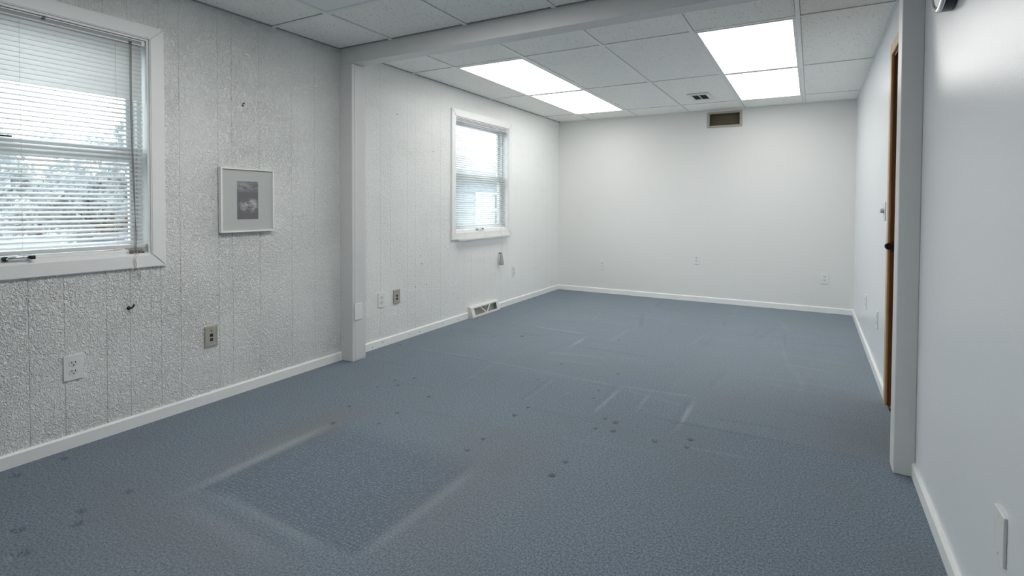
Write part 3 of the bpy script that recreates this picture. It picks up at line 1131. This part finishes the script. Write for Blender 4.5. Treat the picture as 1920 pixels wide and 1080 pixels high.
def tree(x, y, h, rad, seed, label):
    rt = tag(empty('leafy_tree', (x, y, GZ)), label, 'tree', 'trees beyond the parking lot')
    rg_ = random.Random(seed)
    tr_ = MB()
    tr_.tube([(0, 0, 0), (.05, .03, h * .3), (0, .1, h * .62)], .13, 8)
    tr_.tube([(.03, .03, h * .35), (.5, .5, h * .6)], .06, 6)
    tr_.tube([(.03, .03, h * .4), (-.3, -.6, h * .66)], .06, 6)
    tr_.build('trunk', M_BARK, rt)
    n = 2600
    vs, fs = [], []
    lumps = [(rg_.gauss(0, rad * .45), rg_.gauss(0, rad * .5), h * rg_.uniform(.18, .92), rad * rg_.uniform(.3, .55)) for _ in range(16)]
    for _ in range(n):
        cx, cy, cz, cr = rg_.choice(lumps)
        d = Vector((rg_.gauss(0, 1), rg_.gauss(0, 1), rg_.gauss(0, 1))).normalized() * cr * rg_.uniform(.5, 1)
        c = Vector((cx, cy, max(.15, cz))) + d
        c.z = max(.1, c.z)
        a = Vector((rg_.gauss(0, 1), rg_.gauss(0, 1), rg_.gauss(0, 1))).normalized()
        b_ = a.orthogonal().normalized()
        s = rg_.uniform(.07, .13)
        i = len(vs)
        vs += [tuple(c + a * s), tuple(c + b_ * s * .5), tuple(c - a * s), tuple(c - b_ * s * .5)]
        fs.append((i, i + 1, i + 2, i + 3))
    me_ = bpy.data.meshes.new('crown')
    me_.from_pydata(vs, [], fs)
    me_.materials.append(M_LEAF1)
    o = bpy.data.objects.new('crown', me_)
    COL.objects.link(o)
    o.parent = rt
    o['kind'] = 'stuff'


tree(-13.0, 3.5, 3.0, 1.1, 1, 'leafy tree left of the other trees, front row, seen through the large window blind')
tree(-13.0, 6.6, 3.1, 1.0, 3, 'leafy tree in the middle of the front row, seen through the large window blind')
tree(-13.0, 9.6, 3.2, 1.0, 4, 'leafy tree right of the other trees, front row, seen through the large window blind')
tree(-17.2, 5.6, 4.9, 1.25, 2, 'leafy tree in the back row, leftmost, seen through the large window blind')
tree(-17.2, 9.2, 4.9, 1.25, 5, 'leafy tree in the back row, middle, seen through the large window blind')
tree(-17.2, 12.8, 4.9, 1.25, 6, 'leafy tree in the back row, rightmost, seen through the large window blind')
tree(-22.2, 8.3, 4.6, 1.5, 8, 'farthest leafy tree, in the gap behind both rows, outside the large window')


def car(x, y, rz, label):
    rt = tag(empty('parked_car', (x, y, GZ), rz), label, 'car', 'pale parked cars outside')
    # local x = forward
    side = [(-2.1, .35), (-2.15, .75), (-2.05, .92), (-1.55, .98), (-.95, 1.40), (.35, 1.42), (1.0, 1.0), (1.9, .88), (2.12, .7), (2.12, .35)]
    b_ = MB()
    b_.prism(side, 'y', -.86, .86)
    bmesh.ops.bevel(b_.b, geom=list(b_.b.edges), offset=.05, segments=2, affect='EDGES')
    body = b_.build('body', M_CARW, rt, smooth=False)
    wd_ = MB()
    wd_.prism([(.40, 1.36), (.98, 1.01), (1.03, 1.02), (.44, 1.39)], 'y', -.72, .72)
    wd_.build('windscreen', M_CARGL, rt)
    wd_ = MB()
    wd_.prism([(-.98, 1.36), (-1.50, 1.0), (-1.54, 1.02), (-1.02, 1.39)], 'y', -.72, .72)
    wd_.build('rear_window', M_CARGL, rt)
    for s in (-1, 1):
        wd_ = MB()
        wd_.prism([(-1.35, 1.02), (-.90, 1.33), (.28, 1.35), (.80, 1.02)], 'y', min(s * .84, s * .868), max(s * .84, s * .868))
        wd_.build('side_window', M_CARGL, rt)
        for q in (-1.35, 1.35):
            MB().lathe([(s * .70, .30), (s * .70 + s * .17, .31), (s * .70 + s * .18, .2)], 'y', (q, 0, .31), 20).build('wheel', M_TYRE, rt)
    return rt


car(-8.8, 3.3, 0.0, 'pale parked car seen through the lower left of the large window blind')
car(-8.8, 5.9, 0.0, 'pale parked car seen through the lower right of the large window blind')

# neighbouring house outside the far window
hs = tag(empty('neighbour_house', (-4.0, 11.6, GZ)), 'pale blue sided house with a white window, outside the small far window', 'house')
ex = .85 - GZ + 1.0
MB().slab('x', -5, 0, -3.0, 3.0, 0, ex, ((-1.35, -.45, 1.55, 2.28),)).build('wall', M_SIDE, hs)
sd = MB()
zz = .05
while zz < ex - .1:
    hole = ((-1.43, -.37, 1.47, 2.36),)
    for (a, b) in (((-3.0, 3.0),) if not (1.4 < zz < 2.36) else ((-3.0, -1.43), (-.37, 3.0))):
        sd.prism([(0, zz), (.022, zz), (.006, zz + .118), (0, zz + .118)], 'y', a, b)
    zz += .12
so = sd.build('siding', M_SIDE, hs)
so['kind'] = 'stuff'
wf = MB().slab('x', -.03, .04, -1.43, -.37, 1.47, 2.36, ((-1.35, -.45, 1.55, 2.28),)).build('window_frame', M_HTRIM, hs)
MB().box(-.02, .02, -1.35, -.45, 1.885, 1.94).build('window_rail', M_HTRIM, wf)
MB().box(-.05, -.04, -1.35, -.45, 1.55, 2.28).build('window_shade', M_HTRIM, wf)
MB().prism([(.45, ex - .12), (.45, ex + .02), (-2.5, ex + .75), (-5.4, ex + .02), (-5.4, ex - .12)], 'y', -3.3, 3.3).build('roof', M_SHING, hs)
